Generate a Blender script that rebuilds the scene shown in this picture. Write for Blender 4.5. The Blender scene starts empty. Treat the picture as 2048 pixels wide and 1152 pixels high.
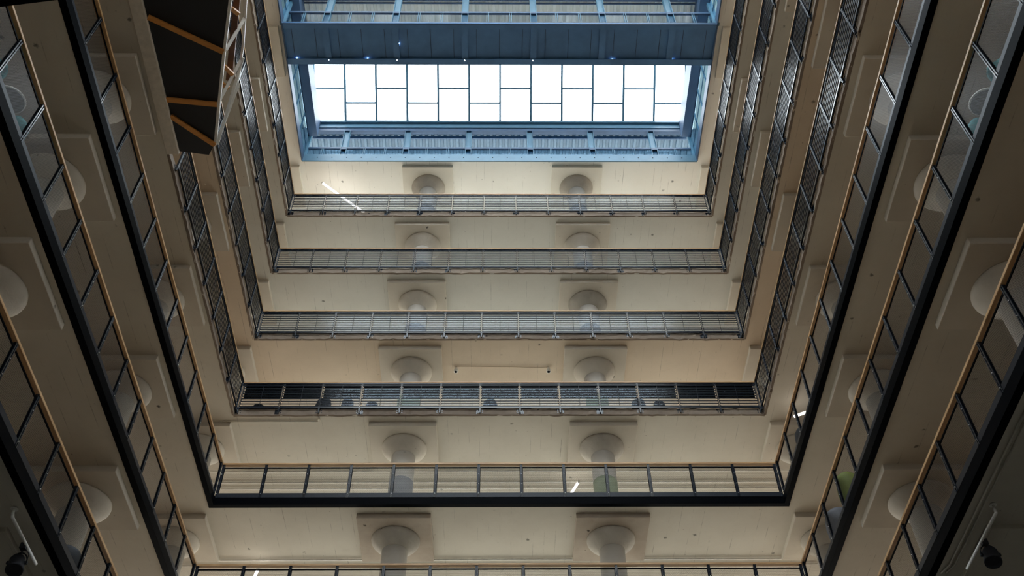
import bpy, bmesh, math, random
from mathutils import Vector, Matrix
random.seed(7)
S = bpy.context.scene
COL = S.collection
# ---------------------------------------------------------------- camera, world, exposure
D = 26.0                       # distance from camera to the back edge of the light well (m)
F = 2041.0                     # focal length in pixels of a 2048 wide frame
zc = Vector((-24.0, 1740.0, -F)).normalized()       # world up, in camera axes
yc = Vector((-24.0, -2394.0, -F)).normalized()      # along the well, in camera axes
xc = yc.cross(zc).normalized()
yc = zc.cross(xc).normalized()
R3 = Matrix((xc, yc, zc))      # camera axes -> world
cam_d = bpy.data.cameras.new('camera'); cam = bpy.data.objects.new('camera', cam_d); COL.objects.link(cam)
cam_d.sensor_width = 36.0; cam_d.lens = F / 2048 * 36.0; cam_d.clip_end = 500
cam.matrix_world = R3.to_4x4()
S.camera = cam

def at(px, py, z):
    """world point at height z (in units of D) that the photograph shows at a pixel"""
    d = R3 @ Vector((px - 1024.0, 576.0 - py, -F))
    return d * (z * D / d.z)

S.view_settings.view_transform = 'Standard'; S.view_settings.look = 'None'
S.view_settings.gamma = 1; S.view_settings.use_curve_mapping = False
S.view_settings.exposure = 1.48
W = bpy.data.worlds.new('sky'); S.world = W; W.use_nodes = True
nt = W.node_tree; bg = nt.nodes['Background']
geo = nt.nodes.new('ShaderNodeTexCoord'); sep = nt.nodes.new('ShaderNodeSeparateXYZ')
ramp = nt.nodes.new('ShaderNodeValToRGB'); mr = nt.nodes.new('ShaderNodeMapRange')
nt.links.new(geo.outputs['Generated'], sep.inputs[0]); nt.links.new(sep.outputs['Z'], mr.inputs['Value'])
mr.inputs['From Min'].default_value = -1; mr.inputs['From Max'].default_value = 1
nt.links.new(mr.outputs[0], ramp.inputs[0])
e = ramp.color_ramp.elements
e[0].position = 0.44; e[0].color = (0.42, 0.40, 0.35, 1)
e[1].position = 0.56; e[1].color = (0.88, 0.95, 1.0, 1)
nt.links.new(ramp.outputs[0], bg.inputs[0]); bg.inputs[1].default_value = 3.2
cy = S.cycles
cy.max_bounces = 8; cy.diffuse_bounces = 4; cy.glossy_bounces = 3; cy.transparent_max_bounces = 14; cy.transmission_bounces = 3
cy.sample_clamp_indirect = 6; cy.use_denoising = True; cy.caustics_reflective = False; cy.caustics_refractive = False

# ---------------------------------------------------------------- mesh helpers
class MB:
    def __init__(s): s.bm = bmesh.new()
    def box(s, x0, x1, y0, y1, z0, z1):
        v = [s.bm.verts.new(p) for p in ((x0,y0,z0),(x1,y0,z0),(x1,y1,z0),(x0,y1,z0),(x0,y0,z1),(x1,y0,z1),(x1,y1,z1),(x0,y1,z1))]
        for q in ((3,2,1,0),(4,5,6,7),(0,1,5,4),(1,2,6,5),(2,3,7,6),(3,0,4,7)): s.bm.faces.new([v[i] for i in q])
        return s
    def quad(s, *p):
        s.bm.faces.new([s.bm.verts.new(q) for q in p]); return s
    def bar(s, a, b, w, h, up=(0,0,1)):
        """rectangular bar from a to b, w across, h along up"""
        a = Vector(a); b = Vector(b); d = (b-a).normalized(); u = Vector(up)
        sd = d.cross(u)
        if sd.length < 1e-4: sd = d.cross(Vector((1,0,0)))
        sd.normalize(); u = sd.cross(d).normalized()
        ring = [sd*(i*w/2)+u*(j*h/2) for i, j in ((-1,-1),(1,-1),(1,1),(-1,1))]
        va = [s.bm.verts.new(a+r) for r in ring]; vb = [s.bm.verts.new(b+r) for r in ring]
        s.bm.faces.new(va[::-1]); s.bm.faces.new(vb)
        for i in range(4): s.bm.faces.new((va[i], va[(i+1)%4], vb[(i+1)%4], vb[i]))
        return s
    def tube(s, pts, r, n=10):
        pts = [Vector(p) for p in pts]; rings = []
        for i, p in enumerate(pts):
            d = (pts[min(i+1, len(pts)-1)] - pts[max(i-1, 0)]).normalized()
            u = d.cross(Vector((0,0,1)) if abs(d.z) < .95 else Vector((1,0,0))).normalized(); v = d.cross(u)
            rr = r[i] if isinstance(r, (list, tuple)) else r
            rings.append([s.bm.verts.new(p + (u*math.cos(t)+v*math.sin(t))*rr) for t in [2*math.pi*k/n for k in range(n)]])
        for a, b in zip(rings, rings[1:]):
            for k in range(n): f = s.bm.faces.new((a[k], a[(k+1)%n], b[(k+1)%n], b[k])); f.smooth = True
        s.bm.faces.new(rings[0][::-1]); s.bm.faces.new(rings[-1]); return s
    def lathe(s, prof, n=40, c=(0,0,0), caps=True, a0=0, a1=2*math.pi):
        full = abs(a1-a0-2*math.pi) < 1e-6; m = n if full else n+1; rings = []
        for r, z in prof:
            rings.append([s.bm.verts.new((c[0]+r*math.cos(a0+(a1-a0)*k/n), c[1]+r*math.sin(a0+(a1-a0)*k/n), c[2]+z)) for k in range(m)])
        for a, b in zip(rings, rings[1:]):
            for k in range(n):
                f = s.bm.faces.new((a[k], a[(k+1)%m], b[(k+1)%m], b[k])); f.smooth = True
        if caps and full: s.bm.faces.new(rings[0][::-1]); s.bm.faces.new(rings[-1])
        return s
    def prism(s, poly, z0, z1):
        a = [s.bm.verts.new((p[0], p[1], z0)) for p in poly]; b = [s.bm.verts.new((p[0], p[1], z1)) for p in poly]
        s.bm.faces.new(a[::-1]); s.bm.faces.new(b); n = len(poly)
        for i in range(n): s.bm.faces.new((a[i], a[(i+1)%n], b[(i+1)%n], b[i]))
        return s
    def mesh(s, name, mat, bevel=0):
        if bevel:
            bmesh.ops.bevel(s.bm, geom=s.bm.edges[:], offset=bevel, segments=1, affect='EDGES', clamp_overlap=True)
        bmesh.ops.recalc_face_normals(s.bm, faces=s.bm.faces)
        m = bpy.data.meshes.new(name); s.bm.to_mesh(m); s.bm.free(); m.materials.append(mat); return m
    def build(s, name, mat, parent=None, loc=(0,0,0), bevel=0):
        return put(name, s.mesh(name, mat, bevel), parent, loc)
def put(name, mesh, parent=None, loc=(0,0,0), rot=None):
    o = bpy.data.objects.new(name, mesh); COL.objects.link(o); o.parent = parent; o.location = loc
    if rot: o.rotation_euler = rot
    return o
def tag(o, label, cat, group=None):
    o['label'] = label; o['category'] = cat
    if group: o['group'] = group
    return o
def thing(name, label, cat, loc=(0,0,0), rz=0, group=None):
    o = bpy.data.objects.new(name, None); COL.objects.link(o); o.location = loc; o.rotation_euler = (0,0,rz)
    return tag(o, label, cat, group)
def struct(o): o['kind'] = 'structure'; return o

# ---------------------------------------------------------------- materials
def new_mat(name):
    m = bpy.data.materials.new(name); m.use_nodes = True
    return m, m.node_tree, m.node_tree.nodes, m.node_tree.links
def noise(nt, co, scale, detail=4, rough=.55):
    n = nt.nodes.new('ShaderNodeTexNoise'); n.inputs['Scale'].default_value = scale
    n.inputs['Detail'].default_value = detail; n.inputs['Roughness'].default_value = rough
    nt.links.new(co, n.inputs['Vector']); return n.outputs['Fac']
def rng(nt, v, a, b, c=0, d=1):
    n = nt.nodes.new('ShaderNodeMapRange'); n.inputs[1].default_value = a; n.inputs[2].default_value = b
    n.inputs[3].default_value = c; n.inputs[4].default_value = d; nt.links.new(v, n.inputs[0]); return n.outputs[0]
def mathn(nt, op, a, b=None):
    n = nt.nodes.new('ShaderNodeMath'); n.operation = op
    for i, v in enumerate((a, b)):
        if v is None: continue
        if isinstance(v, (int, float)): n.inputs[i].default_value = v
        else: nt.links.new(v, n.inputs[i])
    return n.outputs[0]
def mix(nt, f, a, b):
    n = nt.nodes.new('ShaderNodeMix'); n.data_type = 'RGBA'
    if isinstance(f, (int, float)): n.inputs[0].default_value = f
    else: nt.links.new(f, n.inputs[0])
    for i, v in ((6, a), (7, b)):
        if isinstance(v, tuple): n.inputs[i].default_value = v + (1,)
        else: nt.links.new(v, n.inputs[i])
    return n.outputs[2]
def solid(name, col, rough=.5, metal=0, var=.12, scale=6, spec=.5):
    m, nt, N, L = new_mat(name); p = N['Principled BSDF']
    tc = N.new('ShaderNodeTexCoord'); f = noise(nt, tc.outputs['Object'], scale)
    c = mix(nt, rng(nt, f, .3, .7), tuple(x*(1-var) for x in col), tuple(min(1, x*(1+var)) for x in col))
    L.new(c, p.inputs['Base Color']); p.inputs['Roughness'].default_value = rough; p.inputs['Metallic'].default_value = metal
    p.inputs['Specular IOR Level'].default_value = spec
    return m
def concrete(name, base, dark, lines=True, chips=1.0, blotch=.5, rough=.85, bump=.15):
    m, nt, N, L = new_mat(name); p = N['Principled BSDF']
    tc = N.new('ShaderNodeTexCoord'); info = N.new('ShaderNodeObjectInfo')
    add = N.new('ShaderNodeVectorMath'); add.operation = 'ADD'
    sc = N.new('ShaderNodeVectorMath'); sc.operation = 'SCALE'; sc.inputs[0].default_value = (37, 91, 53)
    L.new(info.outputs['Random'], sc.inputs['Scale']); L.new(tc.outputs['Object'], add.inputs[0]); L.new(sc.outputs[0], add.inputs[1])
    co = add.outputs[0]
    big = noise(nt, co, .35, 5, .6); fine = noise(nt, co, 2.2, 8, .65)
    c = mix(nt, mathn(nt, 'MULTIPLY', rng(nt, big, .35, .75), blotch), base, dark)
    c = mix(nt, rng(nt, fine, .55, .8, 0, .35), c, dark)
    if lines:
        sp = N.new('ShaderNodeSeparateXYZ'); L.new(tc.outputs['Object'], sp.inputs[0])
        wob = mathn(nt, 'MULTIPLY', noise(nt, co, 1.5, 2), .03)
        xx = mathn(nt, 'ADD', mathn(nt, 'DIVIDE', sp.outputs['X'], .36), wob)
        fr = mathn(nt, 'ABSOLUTE', mathn(nt, 'SUBTRACT', mathn(nt, 'FRACT', xx), .5))
        ln = rng(nt, fr, .465, .493)
        comb = N.new('ShaderNodeCombineXYZ'); L.new(mathn(nt, 'MULTIPLY', mathn(nt, 'ROUND', xx), 7.3), comb.inputs[0])
        L.new(mathn(nt, 'MULTIPLY', sp.outputs['Y'], .8), comb.inputs[1]); L.new(sp.outputs['Z'], comb.inputs[2])
        msk = rng(nt, noise(nt, comb.outputs[0], 1.0, 5, .7), .50, .68)
        c = mix(nt, mathn(nt, 'MULTIPLY', mathn(nt, 'MULTIPLY', ln, msk), .8), c, tuple(x*.35 for x in dark))
    if chips:
        v = N.new('ShaderNodeTexVoronoi'); v.inputs['Scale'].default_value = 1.3; L.new(co, v.inputs['Vector'])
        wv = mathn(nt, 'ADD', v.outputs['Distance'], mathn(nt, 'MULTIPLY', mathn(nt, 'SUBTRACT', noise(nt, co, 14, 3), .5), .16))
        sel = rng(nt, noise(nt, co, .8, 2), .50 - .08*(chips > 1), .56 - .08*(chips > 1))
        c = mix(nt, mathn(nt, 'MULTIPLY', mathn(nt, 'MULTIPLY', rng(nt, wv, .085, .045), sel), .8*chips), c, tuple(x*.22 for x in dark))
        v2 = N.new('ShaderNodeTexVoronoi'); v2.inputs['Scale'].default_value = 3.1; L.new(co, v2.inputs['Vector'])
        w2 = mathn(nt, 'ADD', v2.outputs['Distance'], mathn(nt, 'MULTIPLY', mathn(nt, 'SUBTRACT', noise(nt, co, 30, 2), .5), .1))
        sel2 = rng(nt, noise(nt, co, 1.7, 2), .54, .60)
        c = mix(nt, mathn(nt, 'MULTIPLY', mathn(nt, 'MULTIPLY', rng(nt, w2, .085, .05), sel2), .6), c, tuple(x*.3 for x in dark))
    L.new(c, p.inputs['Base Color']); p.inputs['Roughness'].default_value = rough; p.inputs['Specular IOR Level'].default_value = .25
    b = N.new('ShaderNodeBump'); b.inputs['Strength'].default_value = bump; b.inputs['Distance'].default_value = .05
    L.new(fine, b.inputs['Height']); L.new(b.outputs[0], p.inputs['Normal'])
    return m
M = {}
M['ceiling'] = concrete('painted_concrete', (.60, .56, .48), (.47, .43, .36), blotch=.7)
M['ceiling_top_lit'] = concrete('top_lit_concrete', (.88, .87, .82), (.78, .765, .70), blotch=.5)  # whitened so the colour carries the top floor's extra light
M['ceiling_skylit'] = concrete('skylit_concrete', (.57, .555, .50), (.46, .445, .395), blotch=.7)  # cool skylight tint of the upper slabs, put into the colour
M['ceiling_warm'] = concrete('warm_painted_concrete', (.64, .54, .42), (.50, .41, .31), blotch=.7)
M['floor_bounce'] = solid('brown_bounce_floor', (.36, .25, .16), .6)  # unseen floor tops, made brown to tint the bounce onto side ceilings
M['floor_grey'] = solid('grey_floor', (.50, .48, .43), .6)
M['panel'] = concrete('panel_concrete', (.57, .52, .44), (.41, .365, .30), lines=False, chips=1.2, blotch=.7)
M['panel_top_lit'] = concrete('top_lit_panel_concrete', (.78, .75, .67), (.62, .58, .50), lines=False, chips=1.2, blotch=.8)  # drop panels whitened to match, top floor light put into the colour
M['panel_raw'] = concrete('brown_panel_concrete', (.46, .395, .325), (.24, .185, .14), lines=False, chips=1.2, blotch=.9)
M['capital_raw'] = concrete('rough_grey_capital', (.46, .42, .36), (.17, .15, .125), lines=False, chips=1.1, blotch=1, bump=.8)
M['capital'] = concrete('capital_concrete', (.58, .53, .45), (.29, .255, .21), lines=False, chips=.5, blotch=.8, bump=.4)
M['shaft'] = concrete('shaft_concrete', (.52, .485, .43), (.33, .30, .26), lines=False, chips=.3, blotch=.8, bump=.4)
M['raw'] = concrete('raw_slab_edge', (.25, .20, .155), (.12, .09, .07), lines=False, chips=1.3, blotch=1, bump=1)
M['facade'] = solid('facade_plaster', (.55, .52, .45), .9)
M['ground'] = solid('ground_terrazzo', (.22, .20, .17), .7)
M['steel'] = solid('dark_painted_steel', (.008, .013, .022), .2, 0, .2, 20)
M['bars'] = solid('dark_satin_bars', (.007, .011, .018), .3, 0, .2, 20, .13)
M['black'] = solid('black_steel', (.0012, .0018, .003), .45, 0, .2, 20, .015)
M['kick'] = solid('slate_kick_plate', (.008, .012, .020), .4, 0, .2, 20, .25)
M['blue'] = solid('blue_steel', (.078, .185, .27), .45, 0, .08, 3)
M['bluedark'] = solid('dark_blue_panel', (.042, .085, .16), .5, 0, .12, 1.5)
M['soffit'] = solid('blue_grey_soffit', (.07, .19, .40), .5, 0, .15, 1.2)
M['seam'] = solid('dark_blue_seam', (.02, .04, .07), .6)  # dark blue joint strips between the soffit panels
M['navysteel'] = solid('navy_steel', (.018, .040, .072), .5)
M['beam'] = solid('cream_edge_beam', (.60, .54, .45), .7)
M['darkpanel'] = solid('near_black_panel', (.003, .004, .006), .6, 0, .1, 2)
M['white'] = solid('white_paint', (.75, .73, .68), .5)
M['teal'] = solid('teal_upholstery', (.0, .17, .19), .7)
M['green'] = solid('green_upholstery', (.18, .22, .03), .7)
M['grey'] = solid('grey_upholstery', (.16, .17, .20), .7)
M['tan'] = solid('brown_tabletop', (.20, .165, .125), .6)
M['navy'] = solid('navy_upholstery', (.02, .03, .045), .7)
M['fabric'] = solid('black_fabric', (.012, .014, .02), .85)
M['dado_green'] = concrete('worn_green_paint', (.27, .31, .20), (.20, .20, .14), lines=False, chips=.4, blotch=1, bump=.4)
M['dado_grey'] = concrete('worn_grey_paint', (.30, .30, .30), (.20, .195, .19), lines=False, chips=.4, blotch=1, bump=.4)
def wood(name, a, b, rough=.45):
    m, nt, N, L = new_mat(name); p = N['Principled BSDF']; tc = N.new('ShaderNodeTexCoord')
    mp = N.new('ShaderNodeMapping'); mp.inputs['Scale'].default_value = (.6, 12, 12); L.new(tc.outputs['Object'], mp.inputs[0])
    L.new(mix(nt, rng(nt, noise(nt, mp.outputs[0], 2.0, 5), .35, .65), a, b), p.inputs['Base Color'])
    p.inputs['Roughness'].default_value = rough; return m
M['wood'] = wood('oak_rail', (.56, .35, .17), (.42, .24, .10))
M['orange'] = wood('orange_timber', (.66, .29, .07), (.54, .22, .05), .35)
M['brown'] = wood('brown_timber', (.16, .055, .02), (.11, .04, .015))
def deck():
    m, nt, N, L = new_mat('corrugated_deck'); p = N['Principled BSDF']
    tc = N.new('ShaderNodeTexCoord'); f = noise(nt, tc.outputs['Object'], 1.2)
    L.new(mix(nt, rng(nt, f, .3, .7), (.66, .69, .66), (.76, .76, .70)), p.inputs['Base Color']); p.inputs['Roughness'].default_value = .5
    return m
M['deck'] = deck()
def glass(name, tint, refl, rough=.03, ior=1.5, boost=1.0):
    m, nt, N, L = new_mat(name); N.remove(N['Principled BSDF']); out = N['Material Output']
    t = N.new('ShaderNodeBsdfTransparent'); t.inputs[0].default_value = tint + (1,)
    g = N.new('ShaderNodeBsdfGlossy'); g.inputs['Roughness'].default_value = rough; g.inputs[0].default_value = refl + (1,)
    fr = N.new('ShaderNodeFresnel'); fr.inputs[0].default_value = ior
    mx = N.new('ShaderNodeMixShader'); L.new(mathn(nt, 'MINIMUM', mathn(nt, 'MULTIPLY', fr.outputs[0], boost), .95), mx.inputs[0])
    L.new(t.outputs[0], mx.inputs[1]); L.new(g.outputs[0], mx.inputs[2]); L.new(mx.outputs[0], out.inputs[0]); return m
M['glass'] = glass('rail_glass', (.80, .83, .86), (.9, .95, 1), .15, 1.5, .05)
M['skyglass'] = glass('skylight_glass', (.93, .96, .97), (1, 1, 1), .02)
M['dark_reflection'] = glass('dark_reflection_glass', (.06, .075, .10), (.75, .85, 1), .25, 1.5, .02)  # dark tint stands in for a reflection in the fourth back railing
M['wallglass'] = glass('clerestory_glass', (.55, .66, .73), (.8, .9, 1), .05, 1.5, .10)
def perforated():
    """thin steel sheet with round holes: the holes are transparent"""
    m, nt, N, L = new_mat('perforated_sheet'); p = N['Principled BSDF']; out = N['Material Output']
    p.inputs['Base Color'].default_value = (.007, .009, .013, 1); p.inputs['Roughness'].default_value = .3; p.inputs['Specular IOR Level'].default_value = .12
    tc = N.new('ShaderNodeTexCoord'); sp = N.new('ShaderNodeSeparateXYZ'); L.new(tc.outputs['Object'], sp.inputs[0])
    P = .030
    def cell(v, off=0.0):
        return mathn(nt, 'SUBTRACT', mathn(nt, 'FRACT', mathn(nt, 'ADD', mathn(nt, 'DIVIDE', v, P), off)), .5)
    row = mathn(nt, 'MULTIPLY', mathn(nt, 'MODULO', mathn(nt, 'FLOOR', mathn(nt, 'DIVIDE', sp.outputs['Z'], P)), 2.0), .5)
    a = cell(mathn(nt, 'ADD', sp.outputs['X'], mathn(nt, 'MULTIPLY', row, P))); b = cell(sp.outputs['Z'])
    r2 = mathn(nt, 'ADD', mathn(nt, 'MULTIPLY', a, a), mathn(nt, 'MULTIPLY', b, b))
    hole = mathn(nt, 'LESS_THAN', r2, .214)
    t = N.new('ShaderNodeBsdfTransparent'); mx = N.new('ShaderNodeMixShader')
    L.new(hole, mx.inputs[0]); L.new(p.outputs[0], mx.inputs[1]); L.new(t.outputs[0], mx.inputs[2]); L.new(mx.outputs[0], out.inputs[0])
    return m
M['perf'] = perforated()
def lamp(name, col, s):
    m, nt, N, L = new_mat(name); p = N['Principled BSDF']; p.inputs['Base Color'].default_value = (.8,.8,.8,1)
    p.inputs['Emission Color'].default_value = col + (1,); p.inputs['Emission Strength'].default_value = s; return m
M['tube'] = lamp('lit_tube', (1.0, .93, .86), 2.5)
M['dot'] = lamp('lit_dot', (1.0, .97, .92), 14)

# ---------------------------------------------------------------- levels and grid (all sizes in metres)
HW = .35 * D                                     # half width of the well
TS = .26                                         # slab thickness
LV = dict(A=35.25, B=31.41, C=27.57, D=23.79, E=19.93, F=16.10, G=12.27)     # undersides of the balcony slabs
ORD = dict(A='topmost', B='second', C='third', D='fourth', E='fifth', F='sixth', G='seventh')
ZR = 39.66                                       # underside of the roof slab
CEIL = dict(A=ZR, B=LV['A'], C=LV['B'], D=LV['C'], E=LV['D'], F=LV['E'], G=LV['F'])
XW, YB, YN = 21.5, 34.0, -9.0                    # outer walls; near end of the well
PX = [-.401*D, -.1290*D, .1375*D, .404*D]; PY = [1.058*D, .790*D, .522*D]

def ring_mesh(z0, z1, name, mat, hole=(HW, D)):
    hw, yb = hole
    b = MB(); b.box(-XW, -hw, YN-8, YB, z0, z1).box(hw, XW, YN-8, YB, z0, z1).box(-hw, hw, yb, YB, z0, z1).box(-hw, hw, YN-8, YN, z0, z1)
    m = b.mesh(name, mat); m.materials.append(M['floor_bounce']); m.materials.append(M['floor_grey'])
    for p in m.polygons:
        if p.normal.z > .9 and k_side: p.material_index = 1 if p.index < 12 else 2
    return m
k_side = True
for k, z in LV.items():
    struct(put('floor', ring_mesh(z, z+TS, 'floor', M[dict(A='ceiling_skylit', B='ceiling_skylit', C='ceiling_warm').get(k, 'ceiling')])))
k_side = False
struct(put('ceiling', ring_mesh(ZR, ZR+.28, 'ceiling', M['ceiling_top_lit'])))
struct(MB().box(-XW, XW, YN-8, YB, -1.9, -1.6).build('ground_floor', M['ground']))
# raw broken concrete edge of the four upper slabs
for i, k in enumerate('ABCD'):
    z = LV[k]; b = MB(); n = 90
    def strip(p0, p1, nrm):
        p0 = Vector(p0); p1 = Vector(p1); N_ = int((p1-p0).length / .16); rows = []
        for j in range(N_+1):
            p = p0.lerp(p1, j/N_); o = nrm * (.012 + random.random()*.02); o2 = nrm*(.012 + random.random()*.035)
            dz = -random.random()*.012 if random.random() > .15 else -random.random()*.035
            rows.append([b.bm.verts.new(q) for q in (p + nrm*-.05 + Vector((0,0,dz)), p + o2 + Vector((0,0,dz+.004)), p + o + Vector((0,0,TS)), p + nrm*-.05 + Vector((0,0,TS)))])
        for r, s_ in zip(rows, rows[1:]):
            for q in range(4): b.bm.faces.new((r[q], r[(q+1)%4], s_[(q+1)%4], s_[q]))
        b.bm.faces.new(rows[0]); b.bm.faces.new(rows[-1][::-1])
    strip((-HW, D, z), (HW, D, z), Vector((0,-1,0)))
    strip((-HW, 15.4 if k == 'D' else 10, z), (-HW, D, z), Vector((1,0,0))); strip((HW, 10, z), (HW, D, z), Vector((-1,0,0)))
    o = b.build('trim_%d' % (i+1), M['raw']); struct(o)
# outer walls with rows of window openings
def facade(name, a, b_, side, sill, head, ymin=-99):
    mb = MB(); zs = sorted(LV.values()) + [ZR]
    mb_add = (lambda u0, u1, z0, z1: mb.box(u0, u1, a, a+.4, z0, z1)) if side == 'y' else (lambda u0, u1, z0, z1: mb.box(a, a+.4, u0, u1, z0, z1))
    u0, u1 = b_; mb_add(u0, u1, -1.6, zs[0])
    for z0, z1 in zip(zs, zs[1:]):
        mb_add(u0, u1, z0, z0+TS+sill); mb_add(u0, u1, z1-head, z1)
        n = int((u1-u0)/6.9)+1
        if ymin > u0: mb_add(u0, ymin, z0+TS+sill, z1-head)
        for j in range(n+1):
            u = u0 + (u1-u0)*j/n; mb_add(max(u0, u-.5), min(u1, u+.5), z0+TS+sill, z1-head)
    return struct(mb.build(name, M['facade']))
facade('wall_back', YB, (-XW, XW), 'y', .15, .15)
facade('wall_left', -XW-.4, (YN-8, YB), 'x', 2.3, .7, 20)
facade('wall_right', XW, (YN-8, YB), 'x', 2.3, .7, 20)
facade('wall_near', YN-8.4, (-XW, XW), 'y', 1.9, .6)

# ---------------------------------------------------------------- mushroom columns
DROP = .18
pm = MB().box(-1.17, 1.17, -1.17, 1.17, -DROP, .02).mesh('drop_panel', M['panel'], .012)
pm_top = MB().box(-1.17, 1.17, -1.17, 1.17, -DROP, .02).mesh('drop_panel', M['panel_top_lit'], .012)
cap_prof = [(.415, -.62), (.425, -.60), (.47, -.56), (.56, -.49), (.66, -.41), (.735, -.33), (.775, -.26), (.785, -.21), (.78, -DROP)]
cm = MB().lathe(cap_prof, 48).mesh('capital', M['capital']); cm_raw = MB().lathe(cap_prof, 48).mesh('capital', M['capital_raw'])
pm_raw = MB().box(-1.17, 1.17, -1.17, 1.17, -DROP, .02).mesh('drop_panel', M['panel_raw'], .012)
def column(k, x, y, label, dado=None):
    top = CEIL[k]; bot = LV[k] + TS
    t = thing('mushroom_column', label, 'column', (x, y, bot), 0, 'mushroom columns around the light well')
    h = top - bot
    r = random.choice([0, 1, 2, 3]) * math.pi/2
    back = y > 25 and abs(x) < 5; raw = back and (k in 'AF' or (k in 'CE' and x > 0))
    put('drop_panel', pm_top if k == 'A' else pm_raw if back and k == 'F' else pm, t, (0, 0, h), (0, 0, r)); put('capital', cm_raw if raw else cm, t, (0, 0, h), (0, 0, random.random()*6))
    s = MB().lathe([(.41, 0), (.41, h-.60)], 40).build('shaft', M['shaft'], t)
    if dado:
        MB().lathe([(.414, 0), (.414, h*.52)], 40).build('painted_band', M[dado], s)
    return t
for k in 'ABCDEF':
    dad = {'D': ('dado_green', 'dado_green'), 'E': ('dado_grey', 'dado_green'), 'F': (None, None)}.get(k, ('dado_grey', 'dado_grey'))
    for xi, w, dd in ((1, 'left', dad[0]), (2, 'right', dad[1])):
        column(k, PX[xi], PY[0], 'pale mushroom column %s of centre behind the back railing, %s balcony from the top' % (w, ORD[k]), dd)
    for xi, w in ((0, 'left'), (3, 'right')):
        column(k, PX[xi], PY[0], 'mushroom column in the back %s corner of the %s balcony from the top' % (w, ORD[k]))
ROWN = {1: 'second', 2: 'third', 3: 'fourth'}
for k in 'ABCDEFG':
    for yi in (1, 2):
        if PY[yi] + 1.2 < CEIL[k] / 2.176: continue
        for xi, w in ((0, 'left'), (3, 'right')):
            column(k, PX[xi], PY[yi], 'mushroom column, %s from the back along the %s side, %s balcony from the top' % (ROWN[yi], w, ORD[k]))

# ---------------------------------------------------------------- railings
RT1 = 1.44       # top of the slatted railing above the underside of its slab
def cyl_between(mb, a, b, r): mb.tube([a, b], r, 8)
_m1 = {}
def slat_meshes(bw):
    key = round(bw, 3)
    if key in _m1: return _m1[key]
    z0, z1 = TS+.03, RT1-.09
    b = MB()                                    # bars of one bay, middle stiffener
    zs = [z0+.055 + (z1-z0-.09)*i/8 for i in range(9)]
    for z in zs: b.box(.035, bw-.035, -.006, .014, z-.014, z+.014)
    b.box(bw/2-.007, bw/2+.007, -.012, -.002, z0, z1)
    for z in zs:
        b.box(.025, .06, -.014, .02, z-.018, z+.018); b.box(bw-.06, bw-.025, -.014, .02, z-.018, z+.018)
    bars = b.mesh('bar_panel', M['bars'])
    g = MB().box(.05, bw-.05, .045, .053, z0+.02, z1).mesh('glass_pane', M['glass'])
    p = MB().box(-.028, -.010, -.035, .03, .10, RT1-.04).box(.010, .028, -.035, .03, .10, RT1-.04).mesh('post', M['steel'], .003)
    k = MB().box(-.13, .13, .052, .068, .03, TS-.01).box(-.022, .022, -.02, .055, .04, TS-.02)
    for sx in (-.085, .085):
        for sz in (.09, .18): k.lathe([(.018, 0), (.018, .02)], 8, (sx, .0, 0)) if False else k.box(sx-.02, sx+.02, .036, .053, sz-.02, sz+.02)
    k = k.mesh('bracket', M['steel'])
    _m1[key] = (bars, g, p, k); return _m1[key]
def slat_railing(k, where, origin, rz, L, nb, e0, e1, dark_reflection=False):
    """L metres long, local +x along the edge, local -y towards the well"""
    t = thing('balcony_railing', 'dark slatted steel railing along the %s edge of the %s balcony from the top' % (where, ORD[k]), 'railing', origin, rz, 'slatted railings of the four upper balconies')
    bw = (L-e0-e1)/nb; bars, g, p, br = slat_meshes(bw); OFF = -.075
    for i in range(nb+1):
        q = put('post', p, t, (e0+i*bw, OFF, 0))
        if where == 'back' or not ((i == nb and e1) or (i == 0 and e0)): put('bracket', br, q)
    for i in range(nb):
        q = put('bar_panel', bars, t, (e0+i*bw, OFF, 0)); put('glass_pane', g, q)
    a = .02 if where == 'back' else (.145 if e0 else 0); b_ = L-.02 if where == 'back' else (L-.145 if e1 else L)
    MB().box(a, b_, OFF-.03, OFF+.045, RT1-.045, RT1-.012).box(a, b_, OFF-.02, OFF+.02, RT1-.105, RT1-.085).build('top_rail', M['steel'], t)
    MB().box(a, b_, OFF-.05, OFF+.055, RT1-.012, RT1+.030).build('handrail', M['wood'], t, bevel=.004)
    MB().box(a, b_, OFF-.025, OFF+.035, TS-.01, TS+.04).build('bottom_rail', M['steel'], t)
    if dark_reflection:
        for i in range(nb):
            MB().box(.05, bw-.05, .062, .074, TS+.50, RT1-.08).build('dark_reflection_panel', M['dark_reflection'], t, (e0+i*bw, OFF, 0))  # sheet added to carry the dark reflection
    return t
BW = 1.4
def nbays(z): return int(math.ceil((D - (z+1.5)/2.176 + 1.0)/BW))
for k in 'ABCD':
    z = LV[k]
    slat_railing(k, 'back', (-HW, D, z), 0, 2*HW, 13, .13, .13, dark_reflection=(k == 'D'))
    n = 7 if k == 'D' else nbays(z); L = n*BW + .19
    slat_railing(k, 'left', (-HW, D-L, z), math.pi/2, L, n, 0, .19)
    n = nbays(z); L = n*BW + .19
    slat_railing(k, 'right', (HW, D, z), -math.pi/2, L, n, .19, 0)

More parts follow.
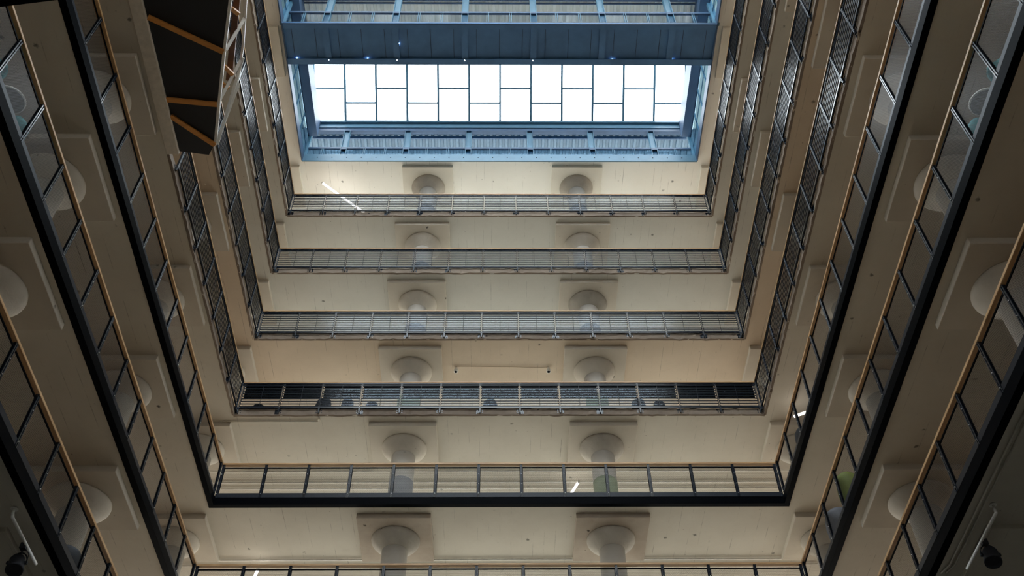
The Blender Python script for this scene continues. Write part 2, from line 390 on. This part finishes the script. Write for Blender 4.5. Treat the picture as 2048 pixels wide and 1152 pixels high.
RT2 = 1.645
_m2 = {}
def mesh_parts(bw):
    key = round(bw, 3)
    if key in _m2: return _m2[key]
    s = MB().quad((.04, 0, .44), (bw-.04, 0, .44), (bw-.04, 0, RT2-.16), (.04, 0, RT2-.16)).mesh('perforated_panel', M['perf'])
    fr = MB().box(.03, bw-.03, -.012, .012, RT2-.19, RT2-.15).box(.03, .055, -.012, .012, .44, RT2-.16).box(bw-.055, bw-.03, -.012, .012, .44, RT2-.16).mesh('panel_frame', M['black'])
    kp = MB().box(.02, bw-.02, -.02, .03, .24, .45).mesh('kick_plate', M['kick'])
    p = MB().box(-.042, -.012, -.035, .035, .22, RT2-.05).box(.012, .042, -.035, .035, .22, RT2-.05).box(-.012, .012, -.02, .02, .22, RT2-.05).mesh('post', M['steel'], .003)
    bo = MB()
    for z in (.42, .80, 1.20):
        bo.box(-.007, .007, -.043, -.035, z-.007, z+.007)
    bo = bo.mesh('post_bolts', M['white'])  # bolt heads on the front of a post
    _m2[key] = (s, fr, p, bo, kp); return _m2[key]
def mesh_railing(k, where, origin, rz, L, nb, e0, e1):
    t = thing('balcony_railing', 'black perforated metal railing with oak handrail, %s edge of the %s balcony from the top' % (where, ORD[k]), 'railing', origin, rz, 'perforated railings of the lower balconies')
    bw = (L-e0-e1)/nb; s, fr, p, bo, kp = mesh_parts(bw); OFF = -.10
    for i in range(nb+1):
        q = put('post', p, t, (e0+i*bw, OFF, 0)); put('post_bolts', bo, q)
    for i in range(nb):
        q = put('perforated_panel', s, t, (e0+i*bw, OFF, 0)); put('panel_frame', fr, q); put('kick_plate', kp, q)
    a = 0 if where == 'back' or not e0 else .175; b_ = L if where == 'back' or not e1 else L-.175
    MB().box(a, b_, OFF-.05, OFF+.085, RT2-.062, RT2+.008).build('handrail', M['wood'], t, bevel=.006)
    MB().box(a, b_, -.17, -.15, -.02, .24).box(a, b_, -.17, -.005, -.035, -.015).box(a, b_, -.17, -.005, .22, .24).build('fascia', M['black'], t)
    return t
for k in 'EFG':
    z = LV[k]
    if k != 'G': mesh_railing(k, 'back', (-HW, D, z), 0, 2*HW, 13, .17, .17)
    n = nbays(z); L = n*BW + .23; e1 = .23
    if k == 'G':                              # its far end lies below the frame
        pass
    mesh_railing(k, 'left', (-HW, D-L, z), math.pi/2, L, n, 0, e1)
    mesh_railing(k, 'right', (HW, D, z), -math.pi/2, L, n, e1, 0)

# ---------------------------------------------------------------- roof: blue steel clerestory, bridge, skylight
Z = lambda v: v*D
def clerestory(label, y, y_in, low=False):
    """wall of posts and glass facing the camera at y; the room behind reaches y_in"""
    t = thing('clerestory_wall', label, 'steel frame', (0, y, 0), 0, 'blue steel clerestory walls')
    w = HW - .03
    zb = 1.5235 if low else 1.537
    if low: MB().box(-w, w, -.03, .0, Z(1.5165), Z(1.5235)).box(-w, w, .0, .08, Z(1.5235)-.02, Z(1.5235)).build('channel', M['navysteel'], t)
    else: MB().box(-w, w, -.05, -.03, Z(1.5165), Z(1.537)).box(-w, w, -.03, .0, Z(1.5165), Z(1.5165)+.02).box(-w, w, -.03, .16, Z(1.5385)-.02, Z(1.5385)).build('channel', M['blue'], t)
    bo = MB()
    for i in range(0 if low else 26): bo.lathe([(.022, 0), (.022, .02)], 8, (0, 0, 0)) if False else bo.box(-8.4+i*.672-.02, -8.4+i*.672+.02, -.062, -.05, Z(1.527)-.02, Z(1.527)+.02)
    if not low: bo.build('bolts', M['black'], t)
    MB().box(-w, w, .02, .12, Z(1.5605), Z(1.5650)).build('transom', M['bluedark'], t)
    MB().box(-w, w, -.04, .20, Z(1.628), Z(1.6445)).build('header', M['blue'], t)
    MB().box(-w, w, .0, .20, Z(1.6195), Z(1.628)).build('header_plate', M['bluedark'], t)
    pm_ = MB().box(-.135, -.120, -.02, .20, Z(zb), Z(1.6195)).box(.120, .135, -.02, .20, Z(zb), Z(1.6195)).box(-.12, .12, .08, .095, Z(zb), Z(1.6195)).mesh('post', M['blue'])
    cl = MB().box(-.12, .12, -.01, .08, Z(1.557), Z(1.562)).mesh('splice_plate', M['bluedark'])
    sm = MB().box(-.045, -.030, 0, .10, Z(zb), Z(1.5605)).box(.030, .045, 0, .10, Z(zb), Z(1.5605)).mesh('mullion', M['blue'])
    xs = [(-.2805 + .1117*i)*D for i in range(6)]
    for x in xs: q = put('post', pm_, t, (x, 0, 0)); put('splice_plate', cl, q)
    for i in range(-1, 6):
        for j in (1, 2):
            x = (-.2805 + .1117*(i + j/3))*D
            if abs(x) < w-.2: put('mullion', sm, t, (x, 0, 0))
    for sx in (-1, 1): MB().box(sx*w-.12, sx*w+.12, -.02, .12, Z(zb), Z(1.6195)).build('corner_post', M['blue'], t)
    MB().box(-w, w, .05, .062, Z(zb), Z(1.5605)).build('glass_pane', M['wallglass'] if y > 20 else M['glass'], t)
    return t
clerestory('blue steel clerestory frame under the far edge of the white skylight', D, 1.12*D)
clerestory('blue steel clerestory frame at the top edge, on the dark blue bridge', .739*D, .81*D, True)
M['deck_blue_light'] = solid('blue_lit_deck', (.10, .16, .22), .5)  # white deck; the dim blue light on it is put into the colour
def corrugated(name, label, x0, x1, y0, y1, z, dm='deck'):
    b = MB(); P = .30; n = int((x1-x0)/P); prof = [(0, 0), (.14, 0), (.17, -.075), (.27, -.075), (.30, 0)]
    pts = [(x0+i*P+u, v) for i in range(n) for u, v in prof[:-1]] + [(x0+n*P, 0)]
    va = [b.bm.verts.new((x, y0, z+v)) for x, v in pts]; vb = [b.bm.verts.new((x, y1, z+v)) for x, v in pts]
    for i in range(len(pts)-1): b.bm.faces.new((va[i], va[i+1], vb[i+1], vb[i]))
    o = b.build(name, M[dm]); md = o.modifiers.new('thick', 'SOLIDIFY'); md.thickness = .01
    return tag(o, label, 'roof deck', 'corrugated metal roof decks')
corrugated('roof_deck', 'corrugated metal deck seen behind the blue frame below the skylight', -HW-1, HW+1, 1.010*D, 1.13*D, Z(1.645), 'deck_blue_light')
corrugated('roof_deck', 'pale corrugated metal deck seen through the frame at the top edge', -HW-1, HW+1, .745*D, .806*D, Z(1.64))
for i, (y0, y1, lab) in enumerate(((1.0255, 1.0275, 'thin dark purlin under the deck below the skylight'), (.7485, .7505, 'thin dark purlin under the deck at the top edge'), (.757, .759, 'second thin dark purlin under the deck at the top edge'))):
    tag(MB().box(-HW, HW, y0*D, y1*D, Z(1.634), Z(1.645)-.084 if y0 > .9 else Z(1.64)-.084).build('purlin', M['bluedark']), lab, 'beam', 'purlins under the roof decks')
# added behind the panes: white sheet to bounce light, walls to block sky
struct(MB().box(-XW, XW, D+.2, YB, ZR+.28, ZR+.30).build('trim_20', M['white']))  # unseen, added to bounce daylight up onto the deck
struct(MB().box(-HW-3.2, -HW-3, .55*D, 1.13*D, ZR+.28, Z(1.646)).build('wall_sky_block_left', M['white']))  # added to keep bright sky out of the left panes
struct(MB().box(HW+3, HW+3.2, .93*D, 1.13*D, ZR+.28, Z(1.646)).build('wall_sky_block_right', M['white']))  # added likewise, stops short so the nearer right panes stay bright
# the bridge
br = thing('roof_bridge', 'wide dark blue steel bridge crossing above the well, beside the white skylight', 'bridge', (0, 0, 0))
y0, y1 = .7385*D, .8100*D; w = HW-.02
MB().box(-w, w, y0, y1, Z(1.5222), Z(1.5232)).build('soffit_panel', M['soffit'], br)
MB().box(-w, w, y0+.10, y1, Z(1.5232), Z(1.524)).build('bridge_floor', M['white'], br)  # unseen top, made white to bounce light onto the deck above
MB().box(-w, w, y0-.03, y0+.24, Z(1.5180), Z(1.5195)).box(-w, w, y0+.09, y0+.11, Z(1.5195), Z(1.5222)).build('edge_beam', M['soffit'], br)
MB().box(-w, w, y1-.24, y1+.03, Z(1.5180), Z(1.5195)).box(-w, w, y1-.12, y1-.10, Z(1.5195), Z(1.545)).build('edge_beam', M['soffit'], br)
for i in range(6):
    x = (-.2805+.1117*i)*D
    MB().box(x-.13, x+.13, y0+.24, y1-.24, Z(1.5190), Z(1.5200)).box(x-.01, x+.01, y0+.24, y1-.24, Z(1.5200), Z(1.5222)).build('cross_beam', M['soffit'], br)
for i in range(19):
    x = (-.3357+.0372*i)*D; MB().box(x-.008, x+.008, y0+.24, y1-.24, Z(1.5222)-.012, Z(1.5222)).build('soffit_seam', M['seam'], br)
for i, x in enumerate((-.333, -.2805, -.2175, -.169, -.058, .054, .185, .283, -.165)):
    o = MB().lathe([(.012, -.02), (.03, 0)], 12).build('downlight', M['dot'])
    o.location = (x*D, (.775 if i == 8 else .803)*D, Z(1.5222)-.012 if i not in (1, 3, 4, 5) else Z(1.5190)-.012)
    tag(o, 'tiny lit downlight under the dark blue bridge', 'light', 'downlights under the bridge')
# side walls of the skylight opening
for sx, w_ in ((-1, 'left'), (1, 'right')):
    t = thing('skylight_side_wall', 'blue steel and glass wall at the %s end of the white skylight' % w_, 'steel frame', (sx*HW, 0, 0))
    X = lambda a, b: sorted((sx*-a, sx*-b))
    ya, yb = .60*D, D
    a, b = X(.0, .05); MB().box(a, b, ya, yb-.06, Z(1.5165), Z(1.537)).build('channel', M['bluedark'], t)
    a, b = X(.02, .05); MB().box(a, b, ya, yb, Z(1.537), Z(1.598)).build('glass_pane', M['wallglass'], t)
    a, b = X(.0, .45); MB().box(a, b, ya, yb-.02, Z(1.598), Z(1.602)).box(*X(.43, .45), ya, yb-.02, Z(1.602), Z(1.644)).build('header', M['bluedark'], t)
    a, b = X(-.02, .05)
    mm = MB().box(a, b, -.025, .025, Z(1.537), Z(1.598)).mesh('mullion', M['blue'])
    for j in range(8): put('mullion', mm, t, (0, D-1.3-j*1.25, 0))
    a, b = X(.0, .02); MB().box(a, b, ya, yb, Z(1.566), Z(1.570)).build('transom', M['blue'], t)
    # stub roof outside the well so that the side panes see a deck as well
    tag(MB().box(*sorted((sx*HW+sx*.3, sx*(HW+6))), .60*D, 1.13*D, Z(1.646), Z(1.655)).build('roof_edge', M['deck']), 'flat roof deck beyond the %s side wall of the skylight' % w_, 'roof deck')
# gabled skylight
def skylight(label, ya, yb, bars):
    t = thing('skylight', label, 'skylight', (0, 0, 0)); nb = 12; bwid = 2*(HW-.166)/nb; x0 = -(HW-.166)
    ym = (ya+yb)/2; zb = Z(1.645); zt = zb + abs(yb-ya)/2*.64
    for side, ye in ((0, yb), (1, ya)):
        P0 = lambda s: Vector((0, ye+(ym-ye)*s, zb+(zt-zb)*s))
        for i in range(nb+1):
            x = x0+i*bwid; MB().bar(Vector((x,0,0))+P0(0), Vector((x,0,0))+P0(1), .10, .10).build('mullion', M['blue'], t)
        for i in range(nb):
            s = bars[i % 2]
            MB().bar(Vector((x0+i*bwid,0,0))+P0(s), Vector((x0+(i+1)*bwid,0,0))+P0(s), .07, .06, (0, 0, 1)).build('cross_bar', M['blue'], t)
            a = Vector((x0+i*bwid,0,0)); b_ = Vector((x0+(i+1)*bwid,0,0)); up = Vector((0,0,.06))
            MB().quad(a+P0(0)+up, b_+P0(0)+up, b_+P0(1)+up, a+P0(1)+up).build('glass_pane', M['skyglass'], t)
        MB().bar(Vector((x0,0,0))+P0(0)+Vector((0,0,-.05)), Vector((-x0,0,0))+P0(0)+Vector((0,0,-.05)), .12, .12).build('sill', M['blue'], t)
    MB().bar((x0, ym, zt), (-x0, ym, zt), .10, .15).build('ridge', M['blue'], t)
    for sx in (-1, 1):
        g = MB(); g.quad((sx*x0, ya, zb), (sx*x0, yb, zb), (sx*x0, ym, zt)) if False else g.bm.faces.new([g.bm.verts.new(p) for p in ((sx*x0, ya, zb), (sx*x0, yb, zb), (sx*x0, ym, zt))])
        g.build('gable_glass', M['skyglass'], t)
        MB().bar((sx*x0, ym, zb), (sx*x0, ym, zt), .06, .06).bar((sx*x0, ym+(yb-ym)*.5, zb), (sx*x0, ym+(yb-ym)*.5, zb+(zt-zb)*.5), .06, .06).build('gable_mullion', M['blue'], t)
skylight('white glazed skylight with staggered glazing bars above the well', .81*D, D-.1, (.55, .31))
skylight('large glazed skylight over the near part of the well', .10*D, .738*D, (.5, .3))
# roof slab over the near end is open under the second skylight; close what is beyond it
struct(MB().box(-HW, HW, YN, .10*D, Z(1.6), Z(1.61)).build('roof_near', M['white']))

# ---------------------------------------------------------------- stair landing with orange timber (left side, fourth balcony)
t = thing('stair_landing', 'dark angular stair landing with orange timber battens and pale lattice guard', 'stair', (0, 0, 0))
zl = .915
outer = [at(418, 310, zl), at(428, 290, zl), at(436, 200, zl), at(446, 100, zl), at(458, 0, zl), at(472, -110, zl)]
inner0 = at(356, 302, zl); inner1 = Vector((inner0.x, outer[-1].y, zl*D))
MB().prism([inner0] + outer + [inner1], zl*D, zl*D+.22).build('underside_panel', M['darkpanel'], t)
xb = inner0.x
MB().box(-HW-.02, xb+.04, inner1.y, inner0.y+.05, zl*D-.10, zl*D+.26).build('edge_beam', M['beam'], t, bevel=.01)
for a, b_ in (((296, 34), (447, 104)), ((333, 199), (434, 209)), ((341, 232), (430, 290)), ((270, -100), (462, -60))):
    p, q = at(*a, zl-.0012), at(*b_, zl-.0012); MB().bar(p, q, .13, .06).build('timber_batten', M['orange'], t)
# guard leaning outwards; its timber is whitened to carry the skylight it catches
zt = .962
bots = outer[1:]
tops = [at(468, 196, .950), at(484, 112, zt), at(488, 34, zt), at(497, -60, zt), at(506, -150, zt)]
b = MB()
for p, q in zip(bots, bots[1:]): b.bar(p+Vector((.03,0,.04)), q+Vector((.03,0,.04)), .07, .11)
b.build('guard_base_rail', M['white'], t)
b = MB(); tr = [at(466, 200, .948), at(478, 150, .958), at(486, 90, zt), at(492, 0, zt), at(500, -110, zt)]
for p, q in zip(tr, tr[1:]): b.bar(p, q, .06, .10)
b.build('guard_top_rail', M['white'], t)
for p, q in ((bots[0], at(478, 166, .955)), (bots[0]+Vector((.02,.02,.02)), at(486, 115, zt)), (at(432, 207, zl), at(484, 116, zt)), (at(446, 103, zl), at(489, 36, zt)), (at(459, 0, zl), at(500, -70, zt))):
    MB().bar(p+Vector((.05,0,.05)), q, .08, .09).build('guard_batten', M['white'], t)
MB().bar(at(458, 160, .945), at(476, -20, .945), .16, .10).build('inner_handrail', M['brown'], t)
for a, b_ in (((459, 14), (478, 29)), ((448, 132), (466, 150)), ((444, 168), (458, 176))):
    MB().bar(at(*a, .935), at(*b_, .935), .11, .06).build('short_batten', M['orange'], t)

# ---------------------------------------------------------------- ceiling lights, pipes, fixtures
def tube_light(a, b_, z, label, r=.045):
    p, q = at(*a, z), at(*b_, z); c = (p+q)/2; d = (q-p)
    t = thing('tube_light', label, 'light', c, 0, 'lit tube lights')
    MB().tube([p-c, q-c], r, 10).build('tube', M['tube'], t)
    dn = d.normalized()
    for q_ in (p.lerp(q, .12), p.lerp(q, .88)):
        top = min(v for v in list(LV.values())+[ZR] if v > p.z) - .005
        MB().tube([q_-c, Vector((q_.x, q_.y, top))-c], .006, 5).build('suspension_wire', M['white'], t)
    MB().tube([p-c-dn*.05, p-c], r*1.15, 10).tube([q-c, q-c+dn*.05], r*1.15, 10).build('end_cap', M['white'], t)
    return t
tube_light((645, 366), (728, 425), 1.495, 'long lit tube light slanting under the roof slab, left of centre')
tube_light((918, 421), (936, 427), 1.495, 'short end of a lit tube light behind the topmost back railing')
tube_light((1157, 964), (1139, 992), .893, 'lit tube light behind the perforated back railing, near the green column')
tube_light((516, 1139), (505, 1162), .742, 'lit tube light at the bottom edge behind the sixth back railing')
tube_light((1588, 833), (1628, 819), .893, 'lit tube light seen through the right railing of the fifth balcony')
def pipe(pts, r, label, cat='pipe', mat='white', group='thin pipes on the ceilings'):
    o = MB().tube(pts, r, 8).build('ceiling_pipe', M[mat]); return tag(o, label, cat, group)
for j, (y, nm) in enumerate(((1.112, 'first'), (1.136, 'second'), (1.150, 'third'))):
    pipe([(-XW+3, y*D, LV['D']-.05), (XW-3, y*D, LV['D']-.05)], .028, 'long thin pipe, %s from the front, above the fifth back railing' % nm)
for j, (y, nm) in enumerate(((1.106, 'first'), (1.118, 'second'))):
    pipe([(-XW+3, y*D, LV['E']-.05), (XW-3, y*D, LV['E']-.05)], .03, 'long thin pipe, %s from the front, above the sixth back railing' % nm)
def spot(px, py, z, label):
    c = at(px, py, z-.004); t = thing('ceiling_spot', label, 'light fixture', c, 0, 'small white fixtures on the ceiling')
    MB().lathe([(.03, .10), (.05, .07), (.05, .02), (.085, -.04), (.09, -.14), (.07, -.15)], 20).build('housing', M['white'], t)
    MB().lathe([(.06, -.155), (.06, -.13)], 16).build('lens', M['black'], t)
spot(912, 738, 27.57/D*1.139 if False else LV['C']/D, 'small white ceiling fixture at the left end of a conduit')
spot(1097, 738, LV['C']/D, 'small white ceiling fixture at the right end of a conduit')
zz = LV['C']-.03
p, q = at(914, 733, zz/D), at(1097, 735, zz/D)
pipe([p, q], .013, 'thin painted conduit between two small fixtures on the ceiling', mat='ceiling_warm')
zz = LV['D']-.03
pipe([at(440, 843, zz/D), at(636, 843, zz/D)], .022, 'thin conduit ending in a hook below the fourth back railing', mat='ceiling')
pipe([at(636, 841, zz/D), at(638, 834, zz/D), at(641, 842, zz/D)], .02, 'small hook at the end of the conduit', mat='panel')
# the dark lower corners: pipes and stage lights under the seventh balcony
zg = LV['G']/D
for j, x in enumerate((.3565, .3605)):
    pipe([(x*D, 13, LV['G']-.05), (x*D, 17.9, LV['G']-.05), ((x-.004)*D, 18.2, LV['G']-.05)], .02, 'thin pipe beside the lower right balcony edge, %s' % ('nearer the edge' if j == 0 else 'farther from the edge'), mat='ceiling')
def stage_light(side, top, elbow, end, lampc, clampc, label):
    t = thing('stage_light', label, 'stage light', at(*lampc, zg-.026), 0, 'black stage lights under the lower balcony'); c = t.location.copy()
    z1 = zg-.016
    e0, e1 = at(*elbow, z1), at(*end, z1); tp = at(*top, zg); tp.z = LV['G']
    o = MB().tube([tp, tp+Vector((0,0,-.12)), e0*.97+tp*.03, e0, e1], .03, 10)
    o.lathe([(.075, -.03), (.06, 0)], 16, tuple(tp))
    o = o.build('lighting_pipe', M['white']); tag(o, 'white bent pipe carrying the stage light, lower %s corner' % side, 'pipe', 'bent pipes under the lower balcony')
    dirv = Vector((-.2 if side == 'right' else .2, -.3, -1)).normalized(); rot = dirv.to_track_quat('-Z', 'Y').to_euler()
    b = MB().lathe([(.06, .22), (.12, .20), (.15, .12), (.15, -.10), (.165, -.11), (.165, -.16), (.14, -.16), (.13, -.10)], 24)
    o = b.build('lamp_body', M['fabric'], t); o.rotation_euler = rot
    cl = at(*clampc, z1) - c
    arc = [Vector((.17*math.cos(a), .02, .05+.24*math.sin(a))) for a in [math.pi*k/8 for k in range(9)]]
    MB().tube(arc, .014, 6).build('yoke', M['fabric'], t)
    MB().box(cl.x-.06, cl.x+.06, cl.y-.05, cl.y+.05, cl.z-.07, cl.z+.05).tube([Vector((0, .02, .28)), cl], .018, 6).build('clamp', M['fabric'], t)
    MB().tube([cl+Vector((-.02,0,0)), cl*.7+Vector((.16,0,-.05)), cl*.3+Vector((.18,0,-.08)), Vector((.1,0,.1))], .009, 6).build('cable', M['fabric'], t)
    MB().box(-.20, -.15, -.02, .02, .02, .08).box(.15, .20, -.02, .02, .02, .08).build('knob', M['fabric'], t)
stage_light('right', (1985, 1008), (1992, 1026), (1934, 1137), (1983, 1114), (1968, 1084), 'black stage light with looped cable hanging from a white pipe, lower right corner')
stage_light('left', (30, 1016), (25, 1035), (72, 1128), (32, 1130), (48, 1092), 'black stage light with cables under a white pipe, lower left corner')
for sx, w_ in ((-1, 'left'), (1, 'right')):
    struct(MB().box(*sorted((sx*.371*D, sx*XW)), 16.62, 19.0, LV['G']-.10, LV['G']+.01).build('trim_%d' % (10+sx), M['ceiling'], None, bevel=.005))

# ---------------------------------------------------------------- furniture and things on the balconies
def lounge_chair(x, y, z, rz, matk, label, r=.36, hgt=.95):
    t = thing('lounge_chair', label, 'chair', (x, y, z), rz, 'chairs beside the perforated railings')
    b = MB(); n = 20; rows = []
    for j, (rr, zz_) in enumerate(((.30, .42), (r, .55), (r+.02, .55+(hgt-.55)*.42), (r, .55+(hgt-.55)*.8), (r-.05, hgt))):
        row = []
        for i in range(n+1):
            a = math.pi*(-.12 + 1.24*i/n); drop = (abs(i/n-.5)*2)**3*(zz_-.5)*.55 if zz_ > .55 else 0
            row.append((rr*math.cos(a), rr*math.sin(a), zz_-drop))
        rows.append(row)
    V = [[b.bm.verts.new(p) for p in row] for row in rows]
    for ra, rb in zip(V, V[1:]):
        for i in range(n): f = b.bm.faces.new((ra[i], ra[i+1], rb[i+1], rb[i])); f.smooth = True
    o = b.build('backrest', M[matk], t); md = o.modifiers.new('thick', 'SOLIDIFY'); md.thickness = .05; md.offset = 0
    MB().lathe([(.0, .34), (.26, .35), (.31, .39), (.31, .45), (.27, .49), (0, .50)], 28, caps=False).build('seat', M[matk], t)
    MB().lathe([(.03, .02), (.03, .35)], 12).build('stem', M['black'], t)
    for i in range(4):
        a = math.pi/4+i*math.pi/2; MB().bar((0, 0, .04), (.30*math.cos(a), .30*math.sin(a), .02), .04, .03).build('leg', M['black'], t)
    return t
zF, zE, zGf = LV['F']+TS, LV['E']+TS, LV['G']+TS
for sx, w_ in ((-1, 'left'), (1, 'right')):
    lounge_chair(sx*9.50, 9.05, zF, -sx*1.2, 'teal', 'teal lounge chair nearer the camera behind the %s perforated railing' % w_, .42, 1.50)
    lounge_chair(sx*9.50, 10.98, zF, -sx*2.0, 'teal', 'teal lounge chair farther from the camera behind the %s perforated railing' % w_, .40, 1.42)
    tt = thing('cafe_table', 'round table between the two teal chairs on the %s' % w_, 'table', (sx*9.48, 10.10, zF), 0, 'round tables between teal chairs')
    MB().lathe([(.27, 1.08), (.29, 1.09), (.29, 1.115), (.27, 1.12)], 40).build('tabletop', M['tan'], tt)
    MB().lathe([(.285, 1.07), (.305, 1.08), (.305, 1.12), (.285, 1.125)], 40, caps=False).build('edge_band', M['white'], tt)
    MB().lathe([(.22, 0), (.22, .02), (.03, .04), (.03, 1.08)], 20).build('pedestal', M['black'], tt)
lounge_chair(9.50, 21.9, zF, 2.0, 'green', 'olive green chair behind the right perforated railing', .36, 1.35)
lounge_chair(9.55, 23.4, zF, 2.2, 'grey', 'grey rounded chair beside the olive green chair', .42, 1.25)
lounge_chair(9.52, 24.0, zE, 2.2, 'navy', 'dark chair behind the right railing of the fifth balcony', .32, 1.05)
lounge_chair(-9.72, 19.3, zGf, -2.0, 'navy', 'dark navy chair behind the lowest left perforated railing', .42, 1.0)
# dark bags on the floor behind the fourth back railing
zD = LV['D']+TS
def bag(px, w, h, label, seed):
    rnd = random.Random(seed); p = at(px, 812, (zD+.2)/D); x = p.x
    b = MB(); n = 14; rings = []
    for j in range(6):
        s = j/5; rr = (1-.30*s**2)*(1 if j else .94)
        rings.append([b.bm.verts.new((w/2*rr*math.cos(a)*(1+rnd.uniform(-.10, .10)), .17*rr*math.sin(a)*(1+rnd.uniform(-.1, .1)), h*s*(1+rnd.uniform(-.06, .06)) if j else 0)) for a in [2*math.pi*i/n for i in range(n)]])
    for ra, rb in zip(rings, rings[1:]):
        for i in range(n): f = b.bm.faces.new((ra[i], ra[(i+1)%n], rb[(i+1)%n], rb[i])); f.smooth = True
    b.bm.faces.new(rings[0][::-1]); b.bm.faces.new(rings[-1])
    t = thing('bag', label, 'bag', (x, D+.20, zD), 0, 'dark bags on the floor of the fourth balcony')
    b.build('body', M['fabric'], t)
    MB().tube([(-w*.2, 0, h*.95), (-w*.15, 0, h+.07), (w*.15, 0, h+.07), (w*.2, 0, h*.95)], .012, 6).build('strap', M['fabric'], t)
bag(515, .62, .34, 'low flat dark bag at the far left behind the fourth back railing', 1)
bag(644, .66, .62, 'largest dark bag, second from the left behind the fourth back railing', 2)
bag(692, .50, .62, 'upright dark bag, third from the left behind the fourth back railing', 3)
bag(742, .50, .46, 'pointed dark bag, fourth from the left behind the fourth back railing', 4)
bag(980, .55, .60, 'single dark bag near the middle behind the fourth back railing', 5)
bag(1279, .55, .58, 'left one of two dark bags right of the green column base', 6)
bag(1321, .50, .48, 'right one of two dark bags right of the green column base', 7)
# dark panel at the very top left corner
p, q = at(0, 14, .62), at(140, -3, .62)
o = MB().prism([p, q, q+Vector((.2, -1.2, 0)), p+Vector((-.2, -1.2, 0))], .62*D, .62*D+.12).build('hanging_panel', M['black'])
tag(o, 'black panel edge cutting the top left corner', 'panel')
